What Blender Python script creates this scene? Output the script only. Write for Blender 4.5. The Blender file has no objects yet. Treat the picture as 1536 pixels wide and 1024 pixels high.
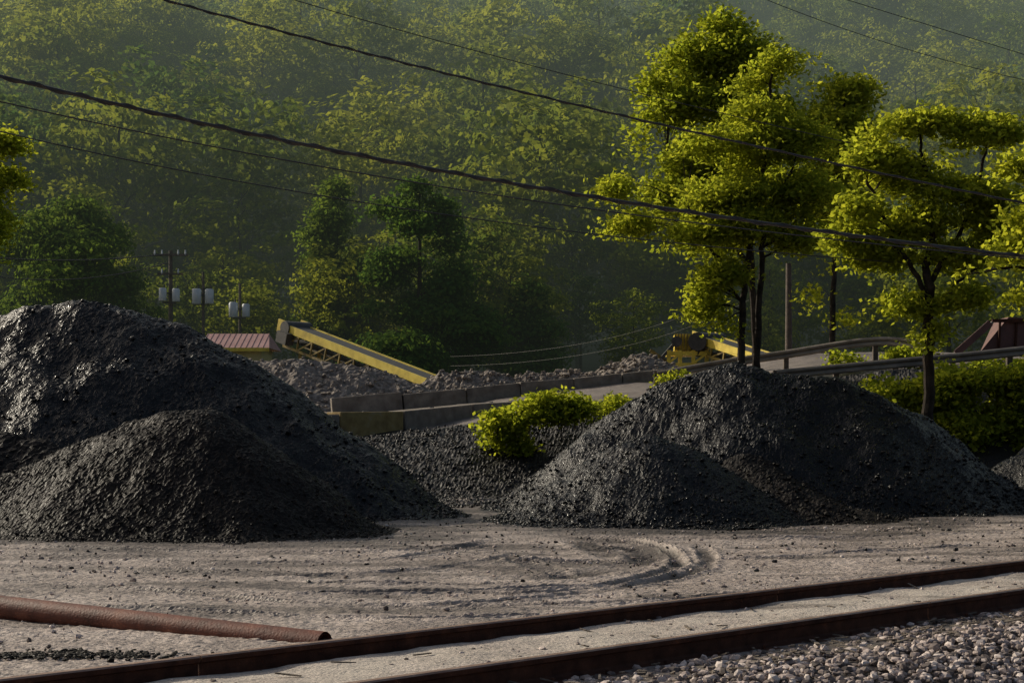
import bpy, math, numpy as np
from mathutils import Vector, noise as mnoise
R=np.random.RandomState(7)
F=2432.0; CH=1.6
def W(u,v,Y): return ((u-768)/F*Y, Y, CH+(640-v)/F*Y)
def GP(u,v):
    Y=CH*F/(v-640); return ((u-768)/F*Y, Y)
scene=bpy.context.scene
TAB=R.rand(256,256)
def vn(x,y,seed=0):
    x=np.asarray(x,float)+seed*17.13; y=np.asarray(y,float)+seed*31.7
    xi=np.floor(x).astype(int); yi=np.floor(y).astype(int); fx=x-xi; fy=y-yi
    fx=fx*fx*(3-2*fx); fy=fy*fy*(3-2*fy)
    a=TAB[xi&255,yi&255]; b=TAB[(xi+1)&255,yi&255]; c=TAB[xi&255,(yi+1)&255]; d=TAB[(xi+1)&255,(yi+1)&255]
    return (a*(1-fx)+b*fx)*(1-fy)+(c*(1-fx)+d*fx)*fy
def fbm(x,y,seed=0,o=4):
    s=0;a=.5;t=0
    for i in range(o):
        s=s+a*vn(x*2**i,y*2**i,seed+i*3); t+=a; a*=.5
    return s/t-.5
def ss(t):
    t=np.clip(t,0,1); return t*t*(3-2*t)
# ---------------- materials
def newmat(name):
    m=bpy.data.materials.new(name); m.use_nodes=True
    nt=m.node_tree; nt.nodes.clear()
    out=nt.nodes.new('ShaderNodeOutputMaterial'); return m,nt,out
def nd(nt,t,**k):
    n=nt.nodes.new(t)
    for a,b in k.items(): setattr(n,a,b)
    return n
def noisecol(nt,scale,cols,detail=5,coord='Object',rough=.6,dist=0):
    tc=nd(nt,'ShaderNodeTexCoord'); n=nd(nt,'ShaderNodeTexNoise')
    n.inputs['Scale'].default_value=scale; n.inputs['Detail'].default_value=detail; n.inputs['Roughness'].default_value=rough; n.inputs['Distortion'].default_value=dist
    nt.links.new(tc.outputs[coord],n.inputs['Vector'])
    r=nd(nt,'ShaderNodeValToRGB'); nt.links.new(n.outputs['Fac'],r.inputs['Fac'])
    e=r.color_ramp.elements
    while len(e)<len(cols): e.new(.5)
    for i,(p,c) in enumerate(cols):
        e[i].position=p; e[i].color=(c[0],c[1],c[2],1)
    return n,r,tc
def simple(name,cols,scale=4,rough=.6,bump=.2,bscale=30,metal=0,spec=.5,rr=None,bdist=.02):
    m,nt,out=newmat(name); p=nd(nt,'ShaderNodeBsdfPrincipled')
    n,r,tc=noisecol(nt,scale,cols)
    nt.links.new(r.outputs['Color'],p.inputs['Base Color'])
    p.inputs['Roughness'].default_value=rough; p.inputs['Metallic'].default_value=metal
    p.inputs['Specular IOR Level'].default_value=spec
    if rr:
        mr=nd(nt,'ShaderNodeMapRange'); n2=nd(nt,'ShaderNodeTexNoise'); n2.inputs['Scale'].default_value=bscale*.7
        nt.links.new(tc.outputs['Object'],n2.inputs['Vector']); nt.links.new(n2.outputs['Fac'],mr.inputs[0])
        mr.inputs[1].default_value=.35; mr.inputs[2].default_value=.65; mr.inputs[3].default_value=rr[0]; mr.inputs[4].default_value=rr[1]
        nt.links.new(mr.outputs[0],p.inputs['Roughness'])
    if bump:
        b=nd(nt,'ShaderNodeBump'); b.inputs['Strength'].default_value=bump; b.inputs['Distance'].default_value=bdist
        n3=nd(nt,'ShaderNodeTexNoise'); n3.inputs['Scale'].default_value=bscale; n3.inputs['Detail'].default_value=3
        nt.links.new(tc.outputs['Object'],n3.inputs['Vector']); nt.links.new(n3.outputs['Fac'],b.inputs['Height']); nt.links.new(b.outputs[0],p.inputs['Normal'])
    nt.links.new(p.outputs[0],out.inputs[0]); return m
def leafmat(name,c1,c2,t1,trans=.45,ow=1.0,off=-.12):
    m,nt,out=newmat(name)
    geo=nd(nt,'ShaderNodeNewGeometry'); oi=nd(nt,'ShaderNodeObjectInfo')
    mx=nd(nt,'ShaderNodeMix',data_type='RGBA'); mx.inputs[6].default_value=(*c1,1); mx.inputs[7].default_value=(*c2,1)
    om=nd(nt,'ShaderNodeMath',operation='MULTIPLY'); nt.links.new(oi.outputs['Random'],om.inputs[0]); om.inputs[1].default_value=ow
    ad=nd(nt,'ShaderNodeMath',operation='MULTIPLY_ADD'); nt.links.new(geo.outputs['Random Per Island'],ad.inputs[0]); ad.inputs[1].default_value=.6; nt.links.new(om.outputs[0],ad.inputs[2])
    dv=nd(nt,'ShaderNodeMath',operation='MULTIPLY_ADD',use_clamp=True); nt.links.new(ad.outputs[0],dv.inputs[0]); dv.inputs[1].default_value=.8; dv.inputs[2].default_value=off
    nt.links.new(dv.outputs[0],mx.inputs[0])
    p=nd(nt,'ShaderNodeBsdfDiffuse'); nt.links.new(mx.outputs[2],p.inputs['Color'])
    t=nd(nt,'ShaderNodeBsdfTranslucent')
    mt=nd(nt,'ShaderNodeMix',data_type='RGBA',blend_type='MULTIPLY'); mt.inputs[0].default_value=1
    nt.links.new(mx.outputs[2],mt.inputs[6]); mt.inputs[7].default_value=(*t1,1)
    nt.links.new(mt.outputs[2],t.inputs['Color'])
    s=nd(nt,'ShaderNodeMixShader'); s.inputs[0].default_value=trans
    nt.links.new(p.outputs[0],s.inputs[1]); nt.links.new(t.outputs[0],s.inputs[2]); nt.links.new(s.outputs[0],out.inputs[0]); return m
M_coal=simple('coal',[(.35,(.003,.0028,.0027)),(.6,(.007,.0064,.006)),(.78,(.021,.018,.0155))],scale=6,bump=.6,bscale=45,rr=(.14,.55),spec=.24,bdist=.03)
M_coaldust=simple('coal_dust',[(.3,(.005,.004,.0034)),(.6,(.015,.0115,.009)),(.8,(.036,.027,.021))],scale=9,bump=.5,bscale=60,rr=(.35,.8),bdist=.02,spec=.12)
M_gravel=simple('grey_gravel',[(.3,(.07,.058,.048)),(.5,(.19,.16,.135)),(.75,(.38,.33,.285))],scale=7,bump=.6,bscale=30,rough=.8,spec=.2)
def ballastmat():
    m,nt,out=newmat('ballast_stone'); p=nd(nt,'ShaderNodeBsdfPrincipled'); g=nd(nt,'ShaderNodeNewGeometry')
    r=nd(nt,'ShaderNodeValToRGB'); nt.links.new(g.outputs['Random Per Island'],r.inputs['Fac'])
    e=r.color_ramp.elements; e.new(.35); e.new(.7)
    for i,(q,c) in enumerate([(0,(.06,.048,.044)),(.35,(.18,.145,.13)),(.7,(.40,.325,.295)),(1,(.60,.52,.47))]):
        e[i].position=q; e[i].color=(*c,1)
    nt.links.new(r.outputs[0],p.inputs['Base Color']); p.inputs['Roughness'].default_value=.75; p.inputs['Specular IOR Level'].default_value=.3
    nt.links.new(p.outputs[0],out.inputs[0]); return m
M_ballast=ballastmat()
M_conc=simple('weathered_concrete',[(.3,(.12,.10,.082)),(.55,(.21,.18,.15)),(.8,(.32,.285,.24))],scale=3,bump=.3,bscale=25,rough=.85,spec=.2)
M_concy=simple('stained_concrete',[(.3,(.18,.12,.05)),(.55,(.30,.22,.09)),(.8,(.34,.28,.18))],scale=3,bump=.3,bscale=25,rough=.85,spec=.2)
M_rail=simple('rail_rust',[(.3,(.032,.013,.009)),(.6,(.08,.032,.019)),(.8,(.14,.055,.031))],scale=8,bump=.3,bscale=60,rough=.75,spec=.15)
M_railtop=simple('rail_head',[(.3,(.24,.14,.10)),(.7,(.42,.29,.22))],scale=6,bump=.05,bscale=60,rough=.42,metal=.5)
M_pipe=simple('rusty_pipe_steel',[(.3,(.055,.018,.012)),(.55,(.13,.042,.026)),(.8,(.22,.085,.05))],scale=5,bump=.25,bscale=50,rough=.6,spec=.25)
M_tie=simple('tie_wood',[(.3,(.06,.045,.035)),(.6,(.16,.13,.10)),(.8,(.25,.21,.17))],scale=9,bump=.7,bscale=40,rough=.9)
M_yel=simple('yellow_paint',[(.3,(.40,.29,.03)),(.55,(.68,.52,.06)),(.75,(.72,.58,.12))],scale=2,bump=.1,bscale=20,rough=.5)
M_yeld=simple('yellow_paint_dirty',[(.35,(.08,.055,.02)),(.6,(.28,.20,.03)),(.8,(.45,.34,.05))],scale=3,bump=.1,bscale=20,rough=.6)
M_belt=simple('rubber_belt',[(.3,(.02,.02,.02)),(.7,(.05,.05,.05))],rough=.7)
M_galv=simple('galvanised_steel',[(.3,(.14,.12,.10)),(.7,(.30,.26,.22))],scale=2,rough=.6,metal=.2,bump=.05,spec=.3)
M_post=simple('weathered_post',[(.3,(.05,.04,.03)),(.7,(.13,.10,.08))],rough=.85)
M_bark=simple('bark',[(.3,(.012,.0095,.0075)),(.7,(.05,.039,.03))],scale=6,bump=.6,bscale=20,rough=.9,spec=.15)
M_wire=simple('wire_sheath',[(.3,(.025,.022,.02)),(.7,(.055,.048,.043))],rough=.5,bump=0)
M_trans=simple('transformer_paint',[(.3,(.42,.44,.46)),(.7,(.56,.58,.6))],rough=.5)
M_dark=simple('dark_steel',[(.3,(.03,.03,.03)),(.7,(.07,.065,.06))],rough=.6)
M_roof=simple('red_metal_roof',[(.3,(.30,.15,.14)),(.7,(.40,.23,.21))],scale=1.5,rough=.6)
M_wall=simple('painted_wall',[(.3,(.35,.3,.15)),(.7,(.5,.42,.2))],scale=1.5,rough=.7)
M_redm=simple('red_brown_steel',[(.3,(.07,.03,.025)),(.7,(.16,.065,.05))],scale=1.5,rough=.6)
M_leafN=leafmat('leaf_near',(.09,.135,.018),(.25,.27,.036),(2.8,2.5,1.3),trans=.60,ow=.3,off=.08)
M_leafF=leafmat('leaf_forest',(.032,.066,.022),(.15,.175,.036),(2.5,2.2,1.1),trans=.45)
M_leafM=leafmat('leaf_mid',(.045,.095,.024),(.115,.155,.030),(2.2,2.0,1.1),trans=.45,ow=.4,off=.0)
M_floor=simple('forest_floor',[(.3,(.015,.022,.01)),(.7,(.035,.05,.02))],scale=.3,rough=.95,bump=0)
# ---------------- fast mesh
def mk(name,V,Fa,mats,mi=None,smooth=False,coll=None,attr=None,parent=None):
    me=bpy.data.meshes.new(name); V=np.asarray(V,np.float32); Fa=np.asarray(Fa,np.int32); k=Fa.shape[1]
    me.vertices.add(len(V)); me.vertices.foreach_set('co',V.ravel())
    me.loops.add(Fa.size); me.loops.foreach_set('vertex_index',Fa.ravel())
    me.polygons.add(len(Fa)); me.polygons.foreach_set('loop_start',np.arange(len(Fa),dtype=np.int32)*k)
    if not isinstance(mats,(list,tuple)): mats=[mats]
    for m in mats: me.materials.append(m)
    if mi is not None: me.polygons.foreach_set('material_index',np.asarray(mi,np.int32))
    me.polygons.foreach_set('use_smooth',np.full(len(Fa),bool(smooth)))
    me.update(calc_edges=True)
    if attr:
        for an,av in attr.items():
            a=me.attributes.new(an,'FLOAT','POINT'); a.data.foreach_set('value',np.asarray(av,np.float32))
    o=bpy.data.objects.new(name,me); (coll or scene.collection).objects.link(o)
    if parent: o.parent=parent
    return o
class Parts:
    def __init__(s): s.v=[];s.f=[];s.m=[];s.sm=[]
    def add(s,vs,fs,mi=0,sm=False):
        b=len(s.v); s.v+= [tuple(map(float,q)) for q in vs]; s.f+=[tuple(b+i for i in f) for f in fs]; s.m+=[mi]*len(fs); s.sm+=[sm]*len(fs)
    BF=[f[::-1] for f in [(0,1,3,2),(4,6,7,5),(0,4,5,1),(2,3,7,6),(0,2,6,4),(1,5,7,3)]]
    def beam(s,a,b,w,h,mi=0,up=(0,0,1)):
        a=Vector(a);b=Vector(b);d=(b-a).normalized();up=Vector(up)
        if abs(d.dot(up))>.98: up=Vector((0,1,0))
        r=d.cross(up).normalized();u=r.cross(d).normalized()
        vs=[p+r*(sx*w/2)+u*(sz*h/2) for p in (a,b) for sx in(-1,1) for sz in(-1,1)]
        s.add(vs,s.BF,mi)
    def tube(s,pts,rad,n=8,mi=0,cap=True,sm=True):
        pts=[Vector(p) for p in pts]; k=len(pts)
        if not hasattr(rad,'__len__'): rad=[rad]*k
        vs=[]
        for i,p in enumerate(pts):
            d=(pts[min(i+1,k-1)]-pts[max(i-1,0)]).normalized()
            up=Vector((0,0,1)) if abs(d.z)<.9 else Vector((0,1,0))
            r=d.cross(up).normalized();u=r.cross(d)
            for j in range(n):
                a=2*math.pi*j/n; vs.append(p+(r*math.cos(a)+u*math.sin(a))*rad[i])
        fs=[(i*n+j,i*n+(j+1)%n,(i+1)*n+(j+1)%n,(i+1)*n+j) for i in range(k-1) for j in range(n)]
        s.add(vs,fs,mi,sm)
        if cap: s.add(vs[:n],[tuple(range(n))[::-1]],mi); s.add(vs[-n:],[tuple(range(n))],mi)
    def build(s,name,mats,bevel=0,parent=None):
        me=bpy.data.meshes.new(name); me.from_pydata(s.v,[],s.f)
        for m in mats: me.materials.append(m)
        me.polygons.foreach_set('material_index',s.m); me.polygons.foreach_set('use_smooth',s.sm); me.update()
        o=bpy.data.objects.new(name,me); scene.collection.objects.link(o)
        if bevel:
            b=o.modifiers.new('b','BEVEL'); b.width=bevel; b.segments=2
        if parent: o.parent=parent
        return o
# ---------------- ground height
def G0(x,y):
    p=1.35+.85*ss((x+5)/10)+.8*ss((x-5)/5)+.08*np.clip(y-42,0,14)
    edge=ss((y-35.5)/(5.8))
    g=p*edge
    return g
dx,dy=.714,.700; nx,ny=-.700,.714
def railcoord(x,y):
    return (x*nx+(y-10.95)*ny), (x*dx+(y-10.95)*dy)
# ---------------- piles
def resample(poly,step=.12):
    out=[]
    for a,b in zip(poly[:-1],poly[1:]):
        a=np.array(a);b=np.array(b); n=max(1,int(np.linalg.norm(b-a)/step))
        for i in range(n): out.append(a+(b-a)*i/n)
    out.append(np.array(poly[-1])); return np.array(out)
def pileh(samples,s,x,y,r=.3,seed=0,rough=1.0):
    wx=x+rough*(.5*fbm(x*.9,y*.9,seed)); wy=y+rough*(.5*fbm(x*.9,y*.9,seed+5))
    h=np.full(x.shape,-9.)
    for px,py,pz in samples:
        d=np.sqrt((wx-px)**2+(wy-py)**2+r*r)-r
        np.maximum(h,pz-s*d,out=h)
    return h+rough*(.22*fbm(x*1.7,y*1.7,seed+9,4))
PILES=[]
def ico():
    t=(1+5**.5)/2
    v=np.array([(-1,t,0),(1,t,0),(-1,-t,0),(1,-t,0),(0,-1,t),(0,1,t),(0,-1,-t),(0,1,-t),(t,0,-1),(t,0,1),(-t,0,-1),(-t,0,1)],float)/1.9
    f=np.array([(0,11,5),(0,5,1),(0,1,7),(0,7,10),(0,10,11),(1,5,9),(5,11,4),(11,10,2),(10,7,6),(7,1,8),(3,9,4),(3,4,2),(3,2,6),(3,6,8),(3,8,9),(4,9,5),(2,4,11),(6,2,10),(8,6,7),(9,8,1)])
    return v,f
IV,IF=ico()
def rocks(name,P,S,mat,parent=None,flat=.75):
    n=len(P); sc=S[:,None,None]*(.6+.8*R.rand(n,1,3))*np.array([1,1,flat])
    V=IV[None]*sc*(.75+.5*R.rand(n,12,1))
    a=R.rand(n)*6.28; c=np.cos(a)[:,None];s_=np.sin(a)[:,None]
    X=V[:,:,0]*c-V[:,:,1]*s_; Y=V[:,:,0]*s_+V[:,:,1]*c
    V=np.stack([X,Y,V[:,:,2]],-1)+P[:,None,:]
    Fa=(IF[None]+(np.arange(n)*12)[:,None,None]).reshape(-1,3)
    return mk(name,V.reshape(-1,3),Fa,mat,parent=parent)
def pile(name,polys,s,cell,mat,jit=.014,seed=0,r=.3,k=.1,rough=1.,lumps=1500,ls=(.015,.05),lumpmat=None):
    smp=np.concatenate([resample(p) for p in polys])
    zmax=smp[:,2].max(); m=zmax/s+1.2
    x0,x1=smp[:,0].min()-m,smp[:,0].max()+m; y0,y1=smp[:,1].min()-m,smp[:,1].max()+m
    xs=np.arange(x0,x1,cell); ys=np.arange(y0,y1,cell)
    X,Y=np.meshgrid(xs,ys)
    X=X+(R.rand(*X.shape)-.5)*cell*.8; Y=Y+(R.rand(*Y.shape)-.5)*cell*.8
    g=G0(X,Y); h=pileh(smp,s,X,Y,r,seed,rough)-g
    sp=k*np.log1p(np.exp(np.clip(h/k,-30,300)))
    amp=jit*(.5+1.2*vn(X*1.1,Y*1.1,seed+2))
    Z=g+sp-.02+(R.rand(*X.shape)-.5)*2*amp+ (vn(X*7,Y*7,seed+4)-.5)*jit*1.8+(vn(X*3.2,Y*3.2,seed+6)-.5)*jit*1.8
    keep=sp>.012
    ny_,nx_=X.shape; idx=np.arange(ny_*nx_).reshape(ny_,nx_)
    fk=keep[:-1,:-1]|keep[1:,:-1]|keep[:-1,1:]|keep[1:,1:]
    q=np.stack([idx[:-1,:-1],idx[:-1,1:],idx[1:,1:],idx[1:,:-1]],-1)[fk]
    tri=np.concatenate([q[:,[0,1,2]],q[:,[0,2,3]]])
    used=np.unique(tri); rm=np.zeros(ny_*nx_,int); rm[used]=np.arange(len(used))
    V=np.stack([X.ravel(),Y.ravel(),Z.ravel()],-1)[used]
    par=bpy.data.objects.new(name,None); scene.collection.objects.link(par)
    mk('heap',V,rm[tri],mat,parent=par)
    kk=(sp.ravel()[used]>.02); c=V[kk]; w=1/(0.25+sp.ravel()[used][kk]); w/=w.sum()
    pick=R.choice(len(c),min(lumps,len(c)),p=w,replace=True)
    S=ls[0]+(ls[1]-ls[0])*R.rand(len(pick))**3
    P=c[pick]+np.stack([(R.rand(len(pick))-.5)*.5,(R.rand(len(pick))-.5)*.5,np.zeros(len(pick))],-1)*0.1
    P[:,2]+=S*.2
    rocks('lumps',P,S,lumpmat or mat,parent=par)
    PILES.append((smp,s,r,seed,rough)); return par
def pl(Y,*uv): return [W(u,v,Y) for u,v in uv]
pile('coal_pile',[pl(30,(-420,560),(-250,500),(-120,478),(0,480),(60,458),(110,453),(170,459),(225,474),(290,497),(350,528),(420,575),(480,625),(560,712))],.86,.036,M_coal,jit=.012,seed=1,r=.45,lumps=11000,ls=(.012,.05))
pile('coal_pile',[pl(25,(-220,790),(0,722),(100,675),(200,630),(250,613),(300,612),(335,632),(390,672),(450,720))],.80,.03,M_coaldust,jit=.011,seed=11,r=.3,lumps=4000,ls=(.008,.03),rough=.7)
pile('coal_pile',[pl(32,(920,635),(950,602),(1000,575),(1060,553),(1100,539),(1150,558),(1200,563),(1255,565),(1300,582),(1350,610))],.82,.036,M_coal,jit=.012,seed=21,r=.3,lumps=9000,ls=(.012,.05))
pile('coal_pile',[pl(28,(945,660),(975,650),(1010,660))],.72,.032,M_coal,jit=.011,seed=31,r=.35,lumps=5500,ls=(.010,.04),rough=.7)
pile('coal_pile',[[W(1120,680,29.5),W(1180,720,28.5),W(1230,745,28),W(1290,765,28)]],.62,.035,M_coaldust,jit=.012,seed=41,r=.4,lumps=2000,rough=.8)
pile('coal_pile',[pl(33,(1545,672),(1600,640),(1700,600))],.75,.05,M_coal,seed=51,lumps=1200)
pile('coal_pile',[pl(26.5,(-330,640),(-160,625),(-40,640),(60,655))],.7,.05,M_coaldust,seed=55,lumps=800,rough=.8)
NC=len(PILES)
pile('gravel_pile',[pl(55,(250,545),(380,542),(450,537),(540,550),(600,566),(640,583))],.6,.09,M_gravel,jit=.04,seed=61,lumps=1200,ls=(.04,.12))
pile('gravel_pile',[pl(57,(670,560),(700,556),(745,560))],.6,.09,M_gravel,jit=.05,seed=62,lumps=600,ls=(.04,.14))
pile('gravel_pile',[pl(58,(800,558),(850,558),(890,562))],.6,.09,M_gravel,jit=.05,seed=63,lumps=600,ls=(.04,.14))
pile('gravel_pile',[pl(57,(925,545),(960,530),(985,536))],.65,.09,M_gravel,jit=.05,seed=64,lumps=600,ls=(.04,.14))
# ---------------- ground
def grow(a,d0,f,lim):
    out=[];d=d0
    while a<lim: a+=d; out.append(a); d*=f
    return out
xm=np.arange(-9,11,.04); xr=grow(11,.15,1.12,2000); xl=[-v-0 for v in grow(9,.15,1.12,2000)][::-1]
xs=np.array(xl+list(xm)+xr)
ym=np.arange(9,30,.04); yb=list(np.arange(30,42,.1))+list(np.arange(42,62,.25)); yr=grow(62,.5,1.15,2500); yl=[-v for v in grow(-9,.15,1.15,1500)][::-1]
ys=np.array(yl+list(ym)+yb+yr)
X,Y=np.meshgrid(xs,ys)
fine=((X>-9.5)&(X<11.5)&(Y>8.5)&(Y<30.5)).astype(float)
coal=np.zeros_like(X)
sel=np.where((X>-16)&(X<18)&(Y>17)&(Y<42))
mott=fbm(X[sel]*1.3,Y[sel]*2.2,140,5)
for smp,s,r,seed,rough in PILES[:NC]:
    h=pileh(smp,s,X[sel],Y[sel],r,seed,rough)-G0(X[sel],Y[sel])
    coal[sel]=np.maximum(coal[sel],np.maximum(ss((h+.5)/.5),.7*ss((h+1.9+2.6*mott)/1.6)))
coal=np.maximum(coal,ss((Y-33)/2.5+fbm(X*.5,Y*.5,3)*1.5)*(1-ss((Y-43-4*fbm(X*.6,Y*.6,4)-2*ss(X))/.8)))
Z=G0(X,Y)
Z+= .10*fbm(X*.35,Y*.35,70,3)*np.clip((Y-11)/5,0,1)*(Y<40) + fine*(.026*fbm(X*3,Y*3,71,3)+.014*fbm(X*11,Y*11,72,2)+.010*(R.rand(*X.shape)-.5))
Z+= ((Y>41)&(Y<100))*.25*fbm(X*.5,Y*.5,77,4)
Z+= ((Y>33)&(Y<41.5)&(np.abs(X)<14))*(.25*fbm(X*1.2,Y*1.2,78,4)+.05*(R.rand(*X.shape)-.5))
rut=np.zeros_like(X)
def catmull(P,n=12):
    P=[np.array(p) for p in P]; P=[2*P[0]-P[1]]+P+[2*P[-1]-P[-2]]; o=[]
    for i in range(1,len(P)-2):
        for j in range(n):
            t=j/n; a,b,c,d=P[i-1:i+3]
            o.append(.5*((2*b)+(c-a)*t+(2*a-5*b+4*c-d)*t*t+(-a+3*b-3*c+d)*t**3))
    o.append(P[-2]); return np.array(o)
gs=np.where((X>-10)&(X<12)&(Y>12)&(Y<30)); gx,gy=X[gs],Y[gs]
def addrut(uv,w=.16,dep=.035,tread=False,dark=.6):
    P=catmull([GP(u,v) for u,v in uv]); best=np.full(gx.shape,9.); al=np.zeros_like(gx); acc=0
    for a,b in zip(P[:-1],P[1:]):
        L=np.linalg.norm(b-a)+1e-9; d=(b-a)/L
        t=np.clip((gx-a[0])*d[0]+(gy-a[1])*d[1],0,L)
        q=np.hypot(gx-a[0]-d[0]*t,gy-a[1]-d[1]*t); mk_=q<best
        best=np.where(mk_,q,best); al=np.where(mk_,acc+t,al); acc+=L
    end=ss(al/1.0)*ss((acc-al)/1.0)
    best=np.abs(best+.10*fbm(gx*2.5,gy*2.5,7,3))
    c=np.exp(-(best/w)**4)*end; e=np.exp(-((best-w*1.45)/(w*.4))**2)*end
    vary=.3+vn(gx*1.6,gy*1.6,5)*1.2
    tr=1+(.45*np.sin(al*34+best*12) if tread else 0)
    Z[gs]+=(-dep*c*tr+dep*.7*e)*vary*.75
    rut[gs]=np.maximum(rut[gs],c*dark*np.clip(vary*1.2,0,1.2))
R1=[(330,884),(430,887),(600,884),(780,878),(930,868),(1015,845),(1000,822),(930,806)]
for uv,kw in [(R1,dict(w=.09,dep=.055,dark=1)),([(700,862),(830,862),(920,850),(965,835),(940,820),(880,812)],dict(w=.2,dep=.03,tread=True,dark=.9)),
  ([(-60,850),(100,852),(300,858),(500,860),(700,845),(800,825)],dict(w=.12,dark=.9)),([(-60,868),(250,885),(450,900),(700,905),(950,900),(1200,880)],dict(w=.08,dep=.03,dark=.8)),
  ([(-50,833),(200,838),(400,842),(600,835),(740,812)],dict(w=.12,dark=1)),([(560,908),(800,893),(960,872),(1060,845),(1050,815)],dict(w=.10,dark=.8)),
  ([(740,830),(820,850),(860,868)],dict(w=.15,tread=True)),([(860,806),(900,822),(935,836)],dict(w=.22,dep=.03,tread=True,dark=1)),
  ([(0,820),(300,826),(600,824),(760,805)],dict(w=.1)),([(1000,835),(1200,832),(1500,815)],dict(w=.12)),([(760,800),(1000,806),(1300,802),(1540,795)],dict(w=.15)),([(0,905),(300,912),(600,925),(900,915)],dict(w=.07)),
  ([(620,880),(800,884),(980,866)],dict(w=.07,dark=.8)),([(400,870),(650,872),(850,872)],dict(w=.06,dark=.9)),([(660,830),(760,838),(900,838),(1000,850)],dict(w=.08,dark=.8)),([(820,800),(900,808),(980,826),(1000,842)],dict(w=.3,dep=.02,dark=.8))]:
    addrut(uv,**kw)
rc,ra=railcoord(X,Y)
near=np.abs(ra)<60
bed=ss((1.6-np.abs(rc))/.5)
inner=ss((.72-np.abs(rc))/.06)
Z=np.where(near,Z*(1-bed)+bed*(.02+.2*(Z-G0(X,Y))),Z)
Z+=near*inner*(.05+.05*fbm(X*2.2,Y*2.2,120,4))
Z-=near*ss((-rc-1.5)/1.8)*.30*(Y<30)
n1,n2=X.shape; idx=np.arange(n1*n2).reshape(n1,n2)
q=np.stack([idx[:-1,:-1],idx[:-1,1:],idx[1:,1:],idx[1:,:-1]],-1).reshape(-1,4)
bal=near*ss((-rc-.7)/.5)*(Y<30); fill=near*ss((.8-np.abs(rc))/.15)*np.clip(.55+1.1*fbm(X*3,Y*3,121,4),0,1)
rut=np.maximum(rut,.55*ss((Y-41)/1.5)*(Y<62))
rut=np.maximum(rut,.7*ss(fbm(X*.6,Y*1.8,130,5)*5+.0)*(Y>13)*(Y<34))
rut=np.maximum(rut,.7*near*ss(1-np.abs(rc-1.15)/.4)*np.clip(.5+2*fbm(X*2,Y*2,131,4),0,1))
m,nt,out=newmat('yard_dirt'); p=nd(nt,'ShaderNodeBsdfPrincipled'); p.inputs['Specular IOR Level'].default_value=.35
n_,r_,tc=noisecol(nt,.9,[(.3,(.19,.155,.135)),(.48,(.33,.275,.24)),(.7,(.48,.41,.365))],detail=7,rough=.72)
n2_,r2_,_=noisecol(nt,22,[(.35,(.32,.31,.30)),(.5,(1,1,1)),(.72,(1.25,1.22,1.2))],detail=4)
mx=nd(nt,'ShaderNodeMix',data_type='RGBA',blend_type='MULTIPLY'); mx.inputs[0].default_value=.95
nt.links.new(r_.outputs[0],mx.inputs[6]); nt.links.new(r2_.outputs[0],mx.inputs[7])
def attrmix(prev,name,col):
    a=nd(nt,'ShaderNodeAttribute',attribute_name=name); b=nd(nt,'ShaderNodeMix',data_type='RGBA')
    nt.links.new(a.outputs['Fac'],b.inputs[0]); nt.links.new(prev,b.inputs[6]); b.inputs[7].default_value=(*col,1); return b.outputs[2]
c=attrmix(mx.outputs[2],'fill',(.46,.41,.35)); c=attrmix(c,'ballast',(.08,.066,.058)); c=attrmix(c,'rut',(.065,.052,.044)); c=attrmix(c,'coal',(.016,.0135,.012)); c=attrmix(c,'grass',(.05,.06,.03))
nt.links.new(c,p.inputs['Base Color'])
mr=nd(nt,'ShaderNodeMapRange'); nt.links.new(n2_.outputs[0],mr.inputs[0]); mr.inputs[1].default_value=.35; mr.inputs[2].default_value=.65; mr.inputs[3].default_value=.4; mr.inputs[4].default_value=.8
nt.links.new(mr.outputs[0],p.inputs['Roughness'])
b=nd(nt,'ShaderNodeBump'); b.inputs['Strength'].default_value=.8; b.inputs['Distance'].default_value=.02
n3=nd(nt,'ShaderNodeTexNoise'); n3.inputs['Scale'].default_value=35; n3.inputs['Detail'].default_value=4
nt.links.new(tc.outputs['Object'],n3.inputs['Vector']); nt.links.new(n3.outputs[0],b.inputs['Height']); nt.links.new(b.outputs[0],p.inputs['Normal'])
nt.links.new(p.outputs[0],out.inputs[0]); M_ground=m
grass=ss((Y-62)/6)
g_=mk('ground',np.stack([X.ravel(),Y.ravel(),Z.ravel()],-1),q,M_ground,attr=dict(coal=coal.ravel(),rut=rut.ravel(),ballast=bal.ravel(),fill=fill.ravel(),grass=grass.ravel()))
def scat(n,x0,x1,y0,y1,f=None):
    x=x0+(x1-x0)*R.rand(n); y=y0+(y1-y0)*R.rand(n)
    if f is not None:
        k=f(x,y); x=x[k];y=y[k]
    return x,y
rcf=lambda x,y: railcoord(x,y)[0]
x,y=scat(12000,-7,10,10.5,28,lambda x,y:(rcf(x,y)>.95)&(R.rand(len(x))<np.clip(1.4*vn(x*.8,y*.8,8)**2,0,1)))
S=.005+.026*R.rand(len(x))**4
rocks('yard_pebbles',np.stack([x,y,.010+.10*fbm(x*.35,y*.35,70,3)*np.clip((y-11)/5,0,1)],-1),S,M_ballast)
x,y=scat(7000,-8,11,11,29,lambda x,y:(rcf(x,y)>1.2)&(R.rand(len(x))<np.clip((y-14)/22,0.05,1)))
S=.006+.026*R.rand(len(x))**4
rocks('coal_fragments',np.stack([x,y,.010+.10*fbm(x*.35,y*.35,70,3)*np.clip((y-11)/5,0,1)],-1),S,M_coal)
x,y=scat(12000,-6,5,32,41.2)
rocks('coal_fragments',np.stack([x,y,G0(x,y)+.10*fbm(x*.35,y*.35,70,3)+.25*fbm(x*1.2,y*1.2,78,4)*(y>33)+.02],-1),.012+.035*R.rand(len(x))**3,M_coal)
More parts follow.
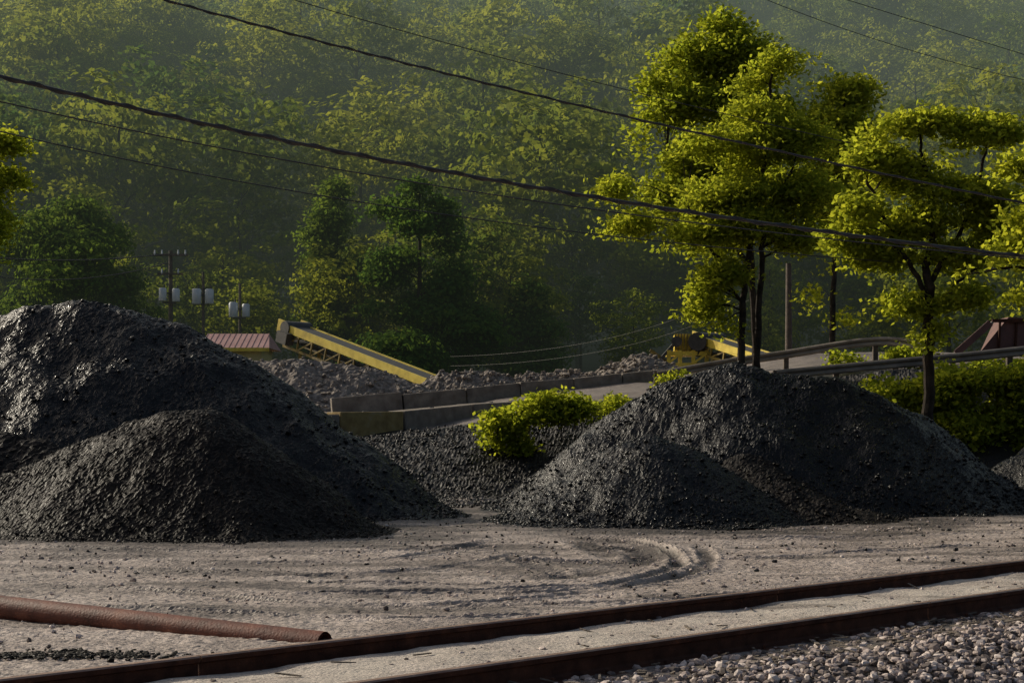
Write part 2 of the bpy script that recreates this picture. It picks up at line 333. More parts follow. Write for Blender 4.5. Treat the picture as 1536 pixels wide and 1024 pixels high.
x=-3.1+R.randn(600)*.38; y=11.3+R.randn(600)*.11; k=(rcf(x,y)>.95)
rocks('coal_debris',np.stack([x[k],y[k],np.full(k.sum(),.015)],-1),.006+.026*R.rand(k.sum())**2,M_coaldust,flat=.5)
x,y=scat(60000,-3,10,7,18,lambda x,y:(rcf(x,y)<-.86)&(rcf(x,y)>-4)&(np.abs(x)<.36*y+.5))
d=rcf(x,y); S=.016+.022*R.rand(len(x))
z=.005-.30*ss((-d-1.5)/1.8)+.03*R.rand(len(x))+.05*fbm(x*2,y*2,9)
dens=np.where(d>-1.35,.55,1); k=R.rand(len(x))<dens
rocks('ballast',np.stack([x,y,z],-1)[k],S[k],M_ballast)
x,y=scat(14000,-5,12,7,24,lambda x,y:(np.abs(rcf(x,y))<.68)&(R.rand(len(x))<np.clip(2.2*vn(x*1.5,y*1.5,44)-.5,0.05,1)))
rocks('ballast_crumbs',np.stack([x,y,.07+.05*fbm(x*2.2,y*2.2,120,4)],-1),.005+.022*R.rand(len(x))**3,M_ballast)
# ---------------- rails
prof=[(-.07,0),(.07,0),(.07,.012),(.02,.03),(.009,.045),(.009,.125),(.034,.135),(.036,.165),(.026,.175),(-.026,.175),(-.036,.165),(-.034,.135),(-.009,.125),(-.009,.045),(-.02,.03),(-.07,.012)]
tr=bpy.data.objects.new('railway_track',None); scene.collection.objects.link(tr)
for nm,off in (('far_rail',.752),('near_rail',-.752)):
    P=Parts(); n=len(prof); T=np.arange(-14,46,6.)
    for t0 in T:
        vs=[]
        for t in (t0+.004,t0+5.996):
            for a,z in prof: vs.append((dx*t+nx*(off+a),10.95+dy*t+ny*(off+a),z+.005))
        fs=[(j,(j+1)%n,n+(j+1)%n,n+j) for j in range(n)]
        P.add(vs,[f for i,f in enumerate(fs) if i not in(7,8,9)],0); P.add(vs,[fs[i] for i in(7,8,9)],1)
        P.add(vs[:n],[tuple(range(n))[::-1]],0);P.add(vs[n:],[tuple(range(n))],0)
    P.build(nm,[M_rail,M_railtop],parent=tr)
P=Parts()
for i,t in enumerate(np.arange(-12,40,.55)):
    t+=R.randn()*.02; a=R.randn()*.01; L0=-1.3+R.randn()*.04
    A=(dx*t+nx*L0,10.95+dy*t+ny*L0,-.06);B=(dx*(t+a)+nx*1.3,10.95+dy*(t+a)+ny*1.3,-.06)
    P.beam(A,B,.22,.17,0)
    for off in(.752,-.752):
        c0=np.array([dx*t+nx*off,10.95+dy*t+ny*off,.022]); e=np.array([nx,ny,0])*.17
        P.beam(c0-e-np.array([0,0,.006]),c0+e-np.array([0,0,.006]),.18,.022,1)
        for q_ in(-.1,.1): 
            c1=c0+np.array([nx,ny,0])*q_+np.array([dx,dy,0])*.05*np.sign(q_); P.beam(c1,c1+np.array([0,0,.035]),.022,.022,1)
P.build('ties',[M_tie,M_rail],parent=tr,bevel=.006)
P=Parts()
for i in range(300):
    t=-2+14*R.rand(); o=(-.85-.6*R.rand()) if R.rand()<.85 else (R.rand()-.5)*1.2; L=.04+.16*R.rand()**2; a=R.rand()*3.14
    c0=Vector((dx*t+nx*o,10.95+dy*t+ny*o,.05+.03*(abs(o)<.7))); e=Vector((math.cos(a),math.sin(a),R.randn()*.15))*L/2
    P.beam(c0-e,c0+e,.012+.02*R.rand(),.008,0)
P.build('wood_splinters',[M_tie])
# ---------------- pipe
P=Parts()
A=Vector((-1.40,12.1,-.03));B=Vector((-7.5,15.4,.19)); pts=[A.lerp(B,t) for t in np.linspace(0,1,14)]
P.tube(pts,.105,28,0,cap=False)
P.tube([A.lerp(B,-.0005),A.lerp(B,.02)],.088,28,0,cap=False)
P.build('rusty_pipe',[M_pipe])
# ---------------- concrete blocks
def blocks(name,seg,h,th,mats,seedm):
    P=Parts()
    for i,(a,b) in enumerate(zip(seg[:-1],seg[1:])):
        a=Vector(a);b=Vector(b); d=(b-a); e=d.normalized()*.012
        off=Vector((0,R.randn()*.02,R.randn()*.02)); tl=Vector((0,0,R.randn()*.015))
        P.beam(a+e+off+tl-Vector((0,0,h/2)),b-e+off-tl-Vector((0,0,h/2)),th,h,seedm[i%len(seedm)])
        P.beam(a.lerp(b,.5)+off-e*8+Vector((0,0,0.001)),a.lerp(b,.5)+off+e*8+Vector((0,0,.001)),.06,.05,2)
    return P.build(name,mats,bevel=.03)
blocks('concrete_barrier_row',[W(398,622,40.6),W(500,620,42),W(595,617,43.5),W(697,607,46),W(775,600,48.5),W(850,594,51)],.72,.6,[M_conc,M_concy,M_dark],[0,1,0,0,0])
blocks('concrete_barrier_row',[W(497,597,50),W(603,589,50.4),W(697,579,51),W(778,573,51.5),W(858,568,52),W(930,561,52.5),W(992,554,53)],.75,.55,[M_conc,M_concy,M_dark],[0,0,0,0,0,0])
# ---------------- guard rails
def guard(name,pts,yel=False):
    P=Parts(); C=catmull([np.array(p) for p in pts],6)
    pr=[(-.15,0),(-.11,.04),(-.06,.04),(0,-.02),(.06,.04),(.11,.04),(.15,0)]
    vs=[]
    for i,c in enumerate(C):
        d=C[min(i+1,len(C)-1)]-C[max(i-1,0)]; n=np.array([d[1],-d[0],0]); n/=np.linalg.norm(n)
        if n[1]>0:n=-n
        for z,o in pr: vs.append(c+n*o+np.array([0,0,z*.85]))
        for z,o in pr[::-1]: vs.append(c+n*(o-.012)+np.array([0,0,z*.85]))
    k=14
    P.add(vs,[(i*k+j,i*k+(j+1)%k,(i+1)*k+(j+1)%k,(i+1)*k+j) for i in range(len(C)-1) for j in range(k)],0)
    for i in range(0,len(C),4):
        c=C[i]; P.beam((c[0],c[1]+.12,c[2]-1.0),(c[0],c[1]+.12,c[2]+.12),.14,.14,1)
    return P.build(name,[M_galv,M_post])
guard('guard_rail',[W(985,563,47),W(1080,546,47),W(1180,531,47),W(1290,514,46.5),W(1350,513,46),W(1400,524,45)])
guard('guard_rail',[W(1165,562,41.5),W(1300,549,41.5),W(1430,537,41.5),W(1560,524,41.5),W(1700,515,41.5)])
# ---------------- conveyors
def conveyor(name,a,b,w=1.0,dep=.75,nb=9,legs=()):
    a=Vector(a);b=Vector(b); P=Parts(); d=(b-a).normalized(); r=d.cross(Vector((0,0,1))).normalized(); u=r.cross(d)
    for s in(-1,1):
        o=r*(s*w/2)
        P.beam(a+o,b+o,.08,.30,0)
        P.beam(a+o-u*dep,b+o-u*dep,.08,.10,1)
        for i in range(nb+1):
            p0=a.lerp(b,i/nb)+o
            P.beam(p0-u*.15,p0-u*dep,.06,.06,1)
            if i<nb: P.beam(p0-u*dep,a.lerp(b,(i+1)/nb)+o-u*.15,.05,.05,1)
    P.beam(a+u*.1,b+u*.1,w*.8,.04,2)
    P.beam(a-u*.45,b-u*.45,w*.75,.03,2)
    for i in range(nb*2):
        c=a.lerp(b,(i+.5)/(nb*2)); P.tube([c-r*w*.42+u*.03,c+r*w*.42+u*.03],.05,8,3)
    P.tube([a-r*w*.6,a+r*w*.6],.28,16,3); P.tube([b-r*w*.6,b+r*w*.6],.25,16,3)
    P.beam(a-d*.15+r*(w/2+.12)-u*.35,a+d*.5+r*(w/2+.12)-u*.35,.4,.45,3)
    for s in(-1,1): P.beam(a-d*.5+r*s*w*.55+u*.02,a+d*.02+r*s*w*.55+u*.02,.06,.5,0)
    for t in legs:
        c=a.lerp(b,t)-u*dep; gz=float(G0(np.array(c.x),np.array(c.y)))-.1
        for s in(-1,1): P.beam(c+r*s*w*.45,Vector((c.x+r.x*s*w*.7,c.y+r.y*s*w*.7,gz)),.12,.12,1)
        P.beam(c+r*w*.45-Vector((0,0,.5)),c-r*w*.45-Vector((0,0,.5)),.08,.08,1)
    return P.build(name,[M_yel,M_yeld,M_belt,M_dark])
conveyor('conveyor',W(445,493,64),W(662,577,58),w=1.0,dep=.7,nb=10,legs=(.12,.5,.85))
conveyor('conveyor',W(1065,510,62),W(1185,549,57),w=.9,dep=.5,nb=6,legs=(.2,.7))
P=Parts(); Yc=62
def bx(u0,v0,u1,v1,Y,t,mi):
    a=W(u0,(v0+v1)/2,Y);b=W(u1,(v0+v1)/2,Y); P.beam(a,b,t,abs(v1-v0)/F*Y,mi)
bx(1012,502,1034,526,62,1.0,0); bx(1034,508,1056,524,62.3,.8,1); bx(1000,528,1062,534,62,1.3,0); bx(1004,545,1064,551,62,1.3,0)
for u in(1003,1020,1040,1060):
    for yy in(61.4,62.6): P.beam(W(u,525,yy),W(u,600,yy),.14,.14,0)
P.beam(W(985,545,61.5),W(1012,515,61.5),.3,.12,3); P.beam(W(1003,545,61.3),W(1020,530,61.3),.08,.08,0);P.beam(W(1040,545,61.3),W(1060,530,61.3),.08,.08,0)
P.beam(W(975,525,61.5),W(1003,545,61.5),.12,.12,1)
for i in range(5): P.beam(W(1013+i*4.5,500,61.4),W(1013+i*4.5,526,61.4),.05,.05,1)
P.tube([W(1046,512,61.5),W(1046,512,61.2)],.35,16,3); P.tube([W(1015,512,61.4),W(1015,512,61.2)],.2,16,3)
P.build('screening_machine',[M_yel,M_yeld,M_belt,M_dark])
P=Parts()
a=[(*W(1492,480,50)[:1],48.6,W(1492,480,50)[2]),W(1600,480,48.6),W(1600,480,51),W(1492,480,51)]
bq=[W(1470,528,48.6),W(1600,530,48.6),W(1600,530,50.5),W(1470,528,50.5)]
P.add(a+bq,[(0,1,5,4),(1,2,6,5),(2,3,7,6),(3,0,4,7)],0)
for u in(1500,1525,1550,1575): P.beam(W(u,481,48.54),W(u-2,529,48.54),.06,.06,1)
P.beam(W(1488,481,48.5),W(1600,480,48.5),.1,.1,1)
P.beam(W(1434,530,48.3),W(1486,484,48.3),.5,.07,2); 
for t in(0,1): P.beam(W(1434,530,48.05+.5*t),W(1486,484,48.05+.5*t),.05,.2,0)
P.beam(W(1465,530,47.8),W(1620,524,47.8),.12,.14,3)
for u in(1475,1510,1545,1580): P.beam(W(u,528,48.4),W(u,570,48.4),.12,.12,3)
P.build('loading_hopper',[M_redm,M_rail,M_galv,M_yeld])
# ---------------- shed
sh=bpy.data.objects.new('red_roof_shed',None); scene.collection.objects.link(sh)
xa,xb=-14.2,-11.35; y0_,y1_=74,77.6; ez=5.2; rz=5.95; gz=2.3
P=Parts(); P.beam((xa+.1,(y0_+y1_)/2,(gz+ez)/2),(xb-.1,(y0_+y1_)/2,(gz+ez)/2),y1_-y0_-.3,ez-gz,0); P.build('walls',[M_wall],parent=sh)
P=Parts(); ym_=(y0_+y1_)/2
P.add([(xa-.2,y0_-.2,ez),(xb+.3,y0_-.2,ez),(xb,ym_,rz),(xa,ym_,rz),(xa-.2,y1_+.2,ez),(xb+.3,y1_+.2,ez)],[(0,1,2,3),(3,2,5,4),(1,5,2),(0,3,4)],0)
for i in range(12):
    xx=xa+(xb-xa)*i/11; P.beam((xx,y0_-.2,ez+.012),(xx,ym_,rz+.012),.02,.02,0)
P.beam((xa-.2,y0_-.22,ez-.08),(xb+.3,y0_-.22,ez-.08),.05,.16,1); P.build('roof',[M_roof,M_yel],parent=sh)
P=Parts(); P.beam((-12.6,y0_+.12,3.2),(-11.8,y0_+.12,3.2),.06,1.9,0); P.beam((-13.7,y0_+.12,3.9),(-13.0,y0_+.12,3.9),.06,.8,1); P.build('door_and_window',[M_redm,M_dark],parent=sh)
# ---------------- utility poles & transformers
def upole(u,vt,Y,trs,arms=True,r=.13,vb=600):
    P=Parts(); t=W(u,vt,Y); P.tube([(t[0],Y,1.5),(t[0],Y,t[2])],[r*1.25,r*.8],10,0)
    if arms:
        for k_,dz in enumerate((.25,1.3)):
            P.beam((t[0]-1.0+.3*k_,Y-.15,t[2]-dz),(t[0]+1.0-.3*k_,Y-.15,t[2]-dz),.1,.12,0)
            for o in(-.85,-.45,.45,.85):
                if abs(o)<1-.3*k_: P.tube([(t[0]+o,Y-.15,t[2]-dz),(t[0]+o,Y-.15,t[2]-dz+.28)],[.06,.035],8,1)
    for (uu,vv,s) in trs:
        c=W(uu,vv,Y-.35); rr=.25*s; hh=.75*s
        P.tube([(c[0],c[1],c[2]-hh/2-.02),(c[0],c[1],c[2]-hh/2),(c[0],c[1],c[2]+hh/2),(c[0],c[1],c[2]+hh/2+.06)],[rr*.92,rr,rr,rr*.75],18,1)
        P.tube([(c[0]+rr*.4,c[1],c[2]+hh/2),(c[0]+rr*.4,c[1],c[2]+hh/2+.25)],[.05,.03],8,2)
        P.beam((c[0],c[1],c[2]+.1),(t[0],Y,c[2]+.1),.08,.1,2)
    if trs: P.beam((W(trs[0][0],0,Y)[0],Y-.05,W(0,trs[0][1],Y)[2]-.42),(W(trs[-1][0],0,Y)[0],Y-.05,W(0,trs[-1][1],Y)[2]-.42),.1,.1,2)
    return P.build('utility_pole',[M_post,M_trans,M_dark])
upole(256,376,90,[(244,442,.85),(264,443,.85)]); upole(305,408,92,[(295,445,1.05),(314,445,1.0)],arms=False,r=.09); upole(360,425,94,[(350,465,1.05),(369,466,.9)],arms=False,r=.09)
upole(1183,395,56,[],arms=False,r=.12)
# ---------------- wires
def wire(uvY,r,n=40,ext=.25):
    q=np.array([[u,v,y] for u,v,y in uvY],float); w=np.array([W(*k) for k in q]); 
    t=(q[:,0]-q[0,0])/(q[-1,0]-q[0,0]); dg=min(2,len(q)-1); c=[np.polyfit(t,w[:,i],dg) for i in range(3)]
    T=np.linspace(-ext,1+ext,n); return [tuple(np.polyval(c[i],tt) for i in range(3)) for tt in T]
def pw(uvY,r,twist=False,ext=.25):
    P=Parts(); L=wire(uvY,r,ext=ext)
    P.tube(L,r,8,0)
    if twist:
        L2=wire(uvY,r,n=260,ext=ext); 
        P.tube([(a,b+math.cos(i*.8)*r*1.2,c+math.sin(i*.8)*r*1.2) for i,(a,b,c) in enumerate(L2)],r*.6,6,0)
    P.build('power_line',[M_wire])
pw([(0,115,15),(400,205,15.6),(768,274,16.4),(1150,337,17.3),(1536,384,18)],.018,True)
pw([(240,0,16),(500,65,16.6),(768,134,17.2),(1100,214,18),(1536,304,19)],.011,True)
pw([(0,153,22),(250,205,23),(500,254,24),(950,322,26)],.010,ext=.8)
pw([(0,197,26),(300,262,27.5),(470,291,28.5),(900,352,31)],.010,ext=.8)
pw([(440,0,30),(700,73,32),(960,140,34)],.009,ext=.8)
pw([(1150,0,40),(1300,55,41),(1536,120,43)],.009); pw([(1270,0,38),(1536,82,40)],.009)
pw([(0,387,85),(120,390,87),(250,381,90)],.03,ext=.02); pw([(0,415,85),(120,418,87),(250,395,90)],.025,ext=.02)
pw([(760,530,80),(900,510,70),(1040,468,60)],.006,ext=.3); pw([(760,545,80),(900,527,70),(1040,488,60)],.006,ext=.3)
# ---------------- vegetation
def unit(v): return v/(np.linalg.norm(v,axis=-1,keepdims=True)+1e-9)
def leaves(C,L,wd,droop=.3,flat=.6,N=None):
    n=len(C); a=R.randn(n,3); a[:,2]=a[:,2]*.5-droop; a=unit(a)
    nn=R.randn(n,3)*flat; nn[:,2]+=1
    if N is not None: nn=R.randn(n,3)*.35+N; nn[:,2]+=.35
    b=unit(np.cross(a,nn))
    if N is not None: a=unit(np.cross(unit(nn),b))
    l=(L*(.6+.8*R.rand(n)))[:,None]; w=(wd*(.6+.8*R.rand(n)))[:,None]
    V=np.stack([C-a*l/2,C+b*w/2+a*l*.05,C+a*l/2,C-b*w/2+a*l*.05],1).reshape(-1,3)
    return V,np.arange(n*4).reshape(n,4)
def tubeq(pts,rad,n=6):
    P=Parts(); P.tube(pts,rad,n,cap=False); return np.array(P.v),np.array(P.f)
def crown(lobes,nsp,nl,sr,gap=.35,shell=.55,seed=0,gs=.8,inn=.25,ed=.15):
    lob=np.array(lobes); vol=(lob[:,3]*lob[:,4]*lob[:,5])**.7; pi=R.choice(len(lob),nsp,p=vol/vol.sum())
    d=unit(R.randn(nsp,3)); rr=(shell+(1-shell)*R.rand(nsp))
    rr=np.where(R.rand(nsp)<inn,R.rand(nsp),rr)*(1+ed*R.randn(nsp))
    S=lob[pi,:3]+d*rr[:,None]*lob[pi,3:6]
    g=vn(S[:,0]*gs+S[:,1]*.7*gs,S[:,2]*gs*1.1+S[:,1]*.4,seed)
    k=g>gap; S=S[k]; d=d[k]
    m=len(S); o=R.randn(m,nl,3)*np.array([1,1,.38])*sr
    rad=np.hypot(o[...,0],o[...,1]); o[...,2]-=rad*.35
    C=(S[:,None]+o+ d[:,None]*sr*.3).reshape(-1,3)
    return S,C,np.repeat(d,nl,0)
def buildtree(name,base,forks,lobes,nsp,nl,sr,L,wd,mat,trunk_r=.2,gap=.35,nbr=40,coll=None,seed=0,origin=(0,0,0),gs=.8,form=False,shell=.55,inn=.25,flat=.6,ed=.15):
    S,C,D=crown(lobes,nsp,nl,sr,gap,seed=seed,gs=gs,shell=shell,inn=inn,ed=ed)
    V,Fa=leaves(C,L,wd,N=D*1.1 if form else None,flat=flat); VV=[V];FF=[Fa];MI=[np.zeros(len(Fa),int)]; b=len(V)
    def addt(pts,rad,n=7):
        nonlocal b
        v,f=tubeq(pts,rad,n); VV.append(v);FF.append(f+b);MI.append(np.ones(len(f),int)); b+=len(v)
    axis=[]
    for fk in forks:
        C_=catmull([np.array(p) for p in fk[0]],6); n=len(C_); C_[1:-1]+=R.randn(n-2,3)*.018*trunk_r/.15
        rad=np.linspace(fk[1],fk[2],n); addt([tuple(c) for c in C_],list(rad),9)
        for c,r in zip(C_[n//4:],rad[n//4:]): axis.append((c,r))
    ax=np.array([c for c,r in axis]); ar=np.array([r for c,r in axis])
    for i in R.choice(len(S),min(nbr,len(S)),replace=False):
        s=S[i]; dd=np.linalg.norm(ax-s,axis=1)+np.maximum(0,ax[:,2]-s[2]+.25*np.hypot(ax[:,0]-s[0],ax[:,1]-s[1]))*2.5; j=np.argmin(dd)
        a=ax[j]; m1=a+(s-a)*.5+np.array([0,0,.12*np.linalg.norm(s-a)])+R.randn(3)*.08*np.linalg.norm(s-a)*.4
        r0=min(ar[j]*.55,.015*np.linalg.norm(s-a)+trunk_r*.06); pts=catmull([a,m1,s],4); addt([tuple(c) for c in pts],list(np.linspace(r0,r0*.25,len(pts))),5)
    V=np.concatenate(VV)-np.array(origin); o=mk(name,V,np.concatenate(FF),[mat,M_bark],np.concatenate(MI),coll=coll); o.location=origin; return o
def PL(Y,lst,dz=.9,k=.93,split=0):
    out=[]
    for i,(u,v,ru,rv) in enumerate(lst):
        x,y,z=W(u,v,Y); rx=ru*k/F*Y; rz=rv*k/F*Y; ry=max(rx,rz)*dz; y+=(R.rand()-.5)*rx*.8
        if not split: out.append((x,y,z,rx,ry,rz)); continue
        for j in range(split):
            d=unit(R.randn(3))*(.35+.5*R.rand()); s=.34+.27*R.rand()
            out.append((x+d[0]*rx,y+d[1]*ry,z+d[2]*rz,rx*s*1.2,ry*s*1.1,max(rz*s*.85,.2)))
    return out
NT=dict(flat=1.15,ed=.26)
Y=50; buildtree('broadleaf_tree',None,[([W(1136,575,Y),W(1130,450,Y),W(1120,300,Y),W(1095,150,Y),W(1082,40,Y)],.13,.04),([W(1125,400,Y),W(1060,300,Y),W(1000,230,Y)],.09,.03)],
 PL(Y,[(1088,28,36,34),(1070,70,54,40),(1040,105,58,46),(1110,100,54,46),(1005,150,50,44),(1075,175,80,54),(985,215,46,46),(1140,170,50,50),(1005,285,58,44),(1110,260,64,54),(960,285,44,28),(1055,350,56,46),(1040,230,62,54),(1020,190,50,44)],split=6),
 2500,19,.27,.165,.105,M_leafN,gap=.26,seed=3,nbr=80,gs=1.,**NT)
Y=42; buildtree('broadleaf_tree',None,[([W(1111,575,Y),W(1114,470,Y),W(1125,360,Y),W(1150,220,Y),W(1162,85,Y)],.11,.03),([W(1134,575,Y),W(1141,420,Y),W(1150,330,Y),W(1190,250,Y)],.10,.03),([W(1120,420,Y),W(1070,380,Y),W(1030,300,Y)],.06,.02)],
 PL(Y,[(1163,88,32,26),(1152,124,54,30),(1150,172,74,34),(1192,212,64,40),(1105,225,68,36),(1150,275,106,38),(1065,300,68,32),(1205,300,54,40),(1050,350,46,28),(960,330,46,20),(930,278,26,14),(1070,410,42,34),(1058,455,28,32),(1080,495,26,18),(1130,335,70,30),(1195,350,46,26)],split=6),
 3200,16,.22,.14,.08,M_leafN,gap=.29,seed=13,nbr=110,gs=1.4,**NT)
Y=48; buildtree('broadleaf_tree',None,[([W(1248,545,Y),W(1250,420,Y),W(1256,280,Y),W(1268,140,Y)],.10,.03)],
 PL(Y,[(1270,138,42,28),(1262,180,56,38),(1270,235,60,44),(1235,290,44,42),(1285,320,44,42),(1240,390,38,38),(1225,435,26,22),(1255,465,20,26)],split=6),
 1700,18,.28,.16,.10,M_leafN,gap=.24,seed=23,nbr=50,gs=1.,**NT)
Y=34; buildtree('maple_tree',None,[([W(1393,640,Y),W(1392,540,Y),W(1392,450,Y),W(1388,400,Y)],.125,.085),([W(1388,400,Y),W(1400,330,Y),W(1385,240,Y),W(1375,170,Y)],.075,.02),([W(1390,430,Y),W(1440,350,Y),W(1470,260,Y),W(1485,200,Y)],.065,.02),([W(1390,440,Y),W(1350,370,Y),W(1310,290,Y),W(1290,220,Y)],.06,.02),([W(1392,480,Y),W(1430,430,Y),W(1480,390,Y)],.045,.02)],
 PL(Y,[(1370,180,54,34),(1290,226,44,28),(1345,250,56,34),(1450,190,54,32),(1500,198,36,28),(1420,260,60,36),(1300,310,56,32),(1375,330,64,34),(1470,300,58,36),(1430,380,54,28),(1330,375,48,28),(1500,345,42,30),(1370,455,42,28),(1440,440,32,18),(1265,350,30,22),(1395,505,24,14)],split=5),
 2700,13,.19,.13,.08,M_leafN,gap=.34,seed=33,nbr=150,gs=1.7,**NT)
Y=31; buildtree('maple_tree',None,[([W(1660,690,Y),W(1655,500,Y),W(1640,300,Y),W(1630,100,Y)],.18,.04),([W(1655,480,Y),W(1590,400,Y),W(1520,370,Y)],.07,.02),([W(1650,420,Y),W(1580,300,Y),W(1520,240,Y)],.07,.02)],
 PL(Y,[(1535,250,40,34),(1510,370,40,24),(1545,330,50,38),(1500,410,40,20),(1550,420,50,28),(1600,250,80,90),(1650,150,90,80),(1680,330,90,90)],split=4),
 1400,16,.18,.13,.085,M_leafN,gap=.34,seed=43,nbr=60,gs=1.5,**NT)
Y=70; buildtree('broadleaf_tree',None,[([W(-60,620,Y),W(-50,400,Y),W(-20,230,Y)],.3,.06)],
 PL(Y,[(5,222,32,28),(-25,270,60,45),(20,262,26,22),(-60,340,80,70),(-100,260,90,90),(-10,350,28,50)],split=4),1200,22,.36,.24,.14,M_leafN,gap=.3,seed=53,nbr=40,**NT)
for Y,tr_,lob,n in [(96,(110,600,290),[(110,320,50,36),(70,350,60,40),(150,360,50,40),(40,400,70,50),(120,410,80,50),(180,420,40,40),(60,460,90,40),(160,470,60,40)],1500),
  (100,(505,610,280),[(505,292,15,24),(500,330,26,30),(488,370,36,30),(520,390,34,34),(495,430,46,36),(510,480,54,38),(470,500,50,40)],1100),
  (95,(630,620,270),[(630,285,24,20),(600,310,32,24),(665,320,32,28),(630,355,58,36),(600,400,58,36),(675,405,54,40),(640,455,86,40),(600,510,80,42),(690,500,70,42),(640,560,90,40)],2000),
  (98,(795,620,410),[(795,425,16,20),(790,455,26,24),(800,490,34,30),(790,530,44,30)],500),
  (100,(740,620,440),[(740,470,30,30),(745,520,44,40)],350)]:
    buildtree('broadleaf_tree',None,[([W(tr_[0],tr_[1],Y),W(tr_[0],(tr_[1]+tr_[2])/2,Y),W(tr_[0],tr_[2]+20,Y)],.25,.05)],PL(Y,lob,k=1,split=4),int(n*1.3),18,.42,.28,.18,M_leafM,gap=.26,seed=int(Y)+n,nbr=30,gs=.7,form=True,ed=.15)
def bush(name,Y,lob,nsp,nl,sr,L,wd,mat=M_leafN,gap=.25,zoff=0,fl=.9,split=3):
    S,C,D=crown(PL(Y,lob,dz=1.,k=1,split=split),nsp,nl,sr,gap,seed=len(lob),gs=1.8,ed=.25); V,Fa=leaves(C,L,wd,flat=fl); VV=[V];FF=[Fa];MI=[np.zeros(len(Fa),int)];b=len(V)
    for i in R.choice(len(S),min(50,len(S)),replace=False):
        s=S[i]; a=np.array([s[0]+R.randn()*.08,s[1]+.1,max(float(G0(s[0],s[1])),s[2]-.5)]); v,f=tubeq([tuple(a),tuple((a+s)/2+R.randn(3)*.03),tuple(s)],[.012,.009,.004],5)
        VV.append(v);FF.append(f+b);MI.append(np.ones(len(f),int));b+=len(v)
    return mk(name,np.concatenate(VV),np.concatenate(FF),[mat,M_bark],np.concatenate(MI))
bush('weeds',38.5,[(730,632,24,10),(755,618,26,9),(745,650,26,10),(780,630,30,12),(800,645,26,10),(832,600,34,9),(798,608,28,10),(866,606,26,8),(775,660,22,8),(825,622,30,10),(720,625,14,8),(895,606,26,6),(850,616,28,8),(760,640,28,10),(925,604,20,5)],1000,11,.15,.12,.08,gap=.34,split=4,fl=1.1)
bush('weeds',41,[(895,606,28,7),(930,602,24,6),(1000,574,16,5),(1020,566,12,4)],160,12,.1,.1,.07,gap=0)
bush('vine_bank',38.5,[(1320,585,26,22),(1350,578,40,26),(1400,574,50,28),(1450,570,50,28),(1500,565,50,30),(1560,575,60,40),(1420,615,50,34),(1480,630,60,40),(1540,640,60,46),(1450,670,40,30),(1500,690,40,26),(1620,640,80,60)],2600,18,.2,.13,.095,mat=M_leafN,gap=.30,fl=1.1)
bush('weeds',44,[(1330,527,24,6),(1370,530,24,7),(1260,536,20,4),(1500,548,60,10)],200,14,.15,.13,.09,gap=0)
# ---------------- hill + forest
def hz(x,y):
    t=(y-128+14*fbm(x*.008,y*.004,91,3)*2)/18
    s=18*np.log1p(np.exp(np.clip(t,-30,300)))
    z=2.2+.44*s*(1+.25*fbm(x*.01+3,y*.003,93,2))+30*fbm(x*.018+y*.008,y*.010,92,3)*ss((y-125)/60)
    return np.where(y>520,z-.3*(y-520),z)
xs=np.arange(-700,701,8.); ys=np.arange(88,760,8.); X,Y=np.meshgrid(xs,ys); Z=hz(X,Y)-.6*(Y<100)
idx=np.arange(X.size).reshape(X.shape); q=np.stack([idx[:-1,:-1],idx[:-1,1:],idx[1:,1:],idx[1:,:-1]],-1).reshape(-1,4)
mk('hillside',np.stack([X.ravel(),Y.ravel(),Z.ravel()],-1),q,M_floor,smooth=True)
fc=bpy.data.collections.new('forest_trees'); protos=[]
tmpc=bpy.data.collections.new('proto')
for i in range(7):
    H=11+4*R.rand(); lob=[]
    for j in range(12):
        zc=.36+.6*(j/11); rad=(3.5*math.sin(math.pi*min(1,(1.08-zc)/.75*.62+.1)))*(.8+.4*R.rand()); a=j*2.4+R.rand(); o=rad*.72
        lob.append((math.cos(a)*o,math.sin(a)*o,zc*H,rad*.62,rad*.62,1.1+.5*R.rand()))
    ob=buildtree('forest_tree',None,[([(0,0,-1),(.1,0,H*.4),(0,.1,H*.9)],.22,.05)],lob,280,17,.42,.36,.26,M_leafF,gap=.22,nbr=10,coll=tmpc,seed=i*7,gs=.5,form=True,shell=.8,inn=.1)
    protos.append(ob.data)
cnt=0
yy=100.
while yy<350:
    st=5.9+ (yy-100)*.006
    xw=.345*yy+22
    x=-xw-10
    while x<xw:
        px=x+R.randn()*1.5; py=yy+R.randn()*1.5; x+=st+R.rand()*2
        o=bpy.data.objects.new('forest_tree',protos[R.randint(7)]); s=.65+1.0*R.rand()**1.4
        if yy<112: s*=.7
        o.scale=(s*(.9+.3*R.rand()),s*(.9+.3*R.rand()),s); o.rotation_euler=(R.randn()*.05,R.randn()*.05,R.rand()*6.28)
        o.location=(px,py,float(hz(np.array(px),np.array(py)))-.3); fc.objects.link(o); cnt+=1
    yy+=st*1.0
fe=bpy.data.objects.new('forest',None); fe.instance_type='COLLECTION'; fe.instance_collection=fc; scene.collection.objects.link(fe)
print('forest trees',cnt)
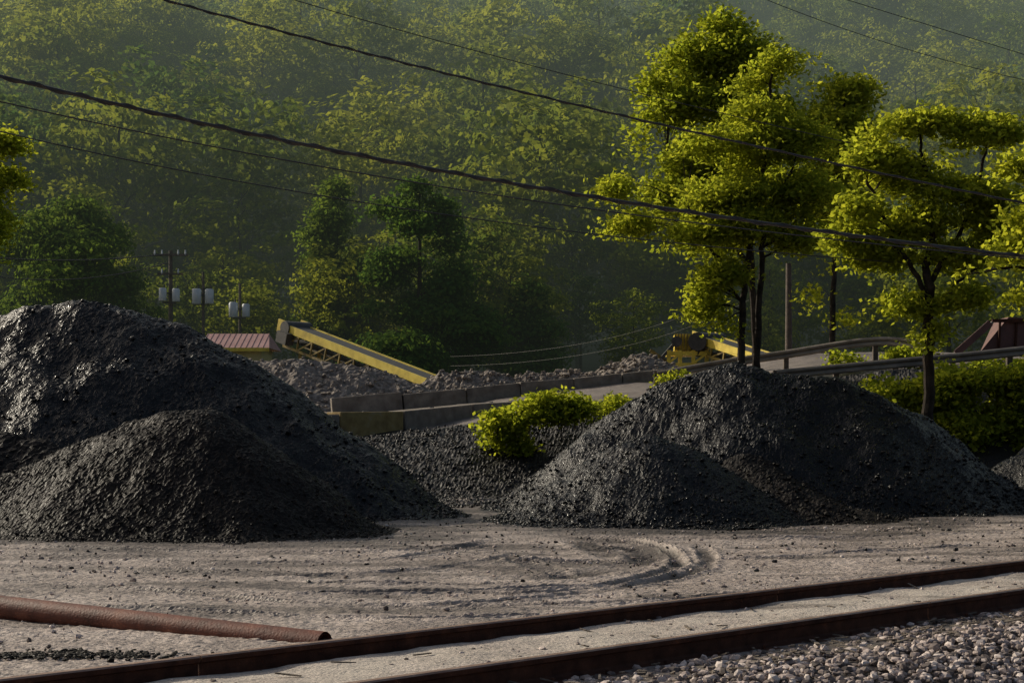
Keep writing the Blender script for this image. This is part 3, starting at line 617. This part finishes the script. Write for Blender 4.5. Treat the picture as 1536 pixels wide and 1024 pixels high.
# ---------------- haze (volume emission stands in for sunlight scattered in air; nearer on the left)
zt=170.
vs=[(-420,20,-6),(420,150,-6),(420,560,-6),(-420,560,-6),(-420,20,zt),(420,150,zt),(420,560,zt),(-420,560,zt)]
P=Parts(); P.add(vs,[(3,2,1,0),(4,5,6,7),(0,1,5,4),(1,2,6,5),(2,3,7,6),(3,0,4,7)])
m,nt,out=newmat('haze_glow'); va=nd(nt,'ShaderNodeVolumeAbsorption'); va.inputs['Density'].default_value=.0013; va.inputs['Color'].default_value=(.15,.14,.14,1)
ve=nd(nt,'ShaderNodeEmission'); ve.inputs['Color'].default_value=(.80,.96,.80,1); ve.inputs['Strength'].default_value=.00062
ad=nd(nt,'ShaderNodeAddShader'); nt.links.new(va.outputs[0],ad.inputs[0]); nt.links.new(ve.outputs[0],ad.inputs[1]); nt.links.new(ad.outputs[0],out.inputs['Volume']); P.build('glowing_haze',[m])
# ---------------- light
sd=Vector((-.76,.49,.51)).normalized()
el=math.asin(sd.z); az=math.atan2(sd.x,sd.y)
w=bpy.data.worlds.new('World'); scene.world=w; w.use_nodes=True; nt=w.node_tree
sky=nt.nodes.new('ShaderNodeTexSky'); sky.sky_type='NISHITA'; sky.sun_disc=False; sky.sun_elevation=el; sky.sun_rotation=az; sky.dust_density=6
bg=nt.nodes['Background']; bg.inputs[1].default_value=.09; nt.links.new(sky.outputs[0],bg.inputs[0])
sl=bpy.data.lights.new('sun','SUN'); sl.energy=5; sl.angle=math.radians(.5); sl.color=(1,.91,.74)
so=bpy.data.objects.new('sun',sl); scene.collection.objects.link(so); so.rotation_euler=sd.to_track_quat('Z','Y').to_euler()
cam=bpy.data.cameras.new('camera'); co=bpy.data.objects.new('camera',cam); scene.collection.objects.link(co)
cam.sensor_width=36; cam.lens=57; cam.shift_y=128/1536; cam.clip_end=5000; cam.clip_start=.1
co.location=(0,0,CH); co.rotation_euler=(math.radians(90),0,0); scene.camera=co
scene.view_settings.view_transform='Standard'; scene.view_settings.look='None'; scene.view_settings.exposure=0
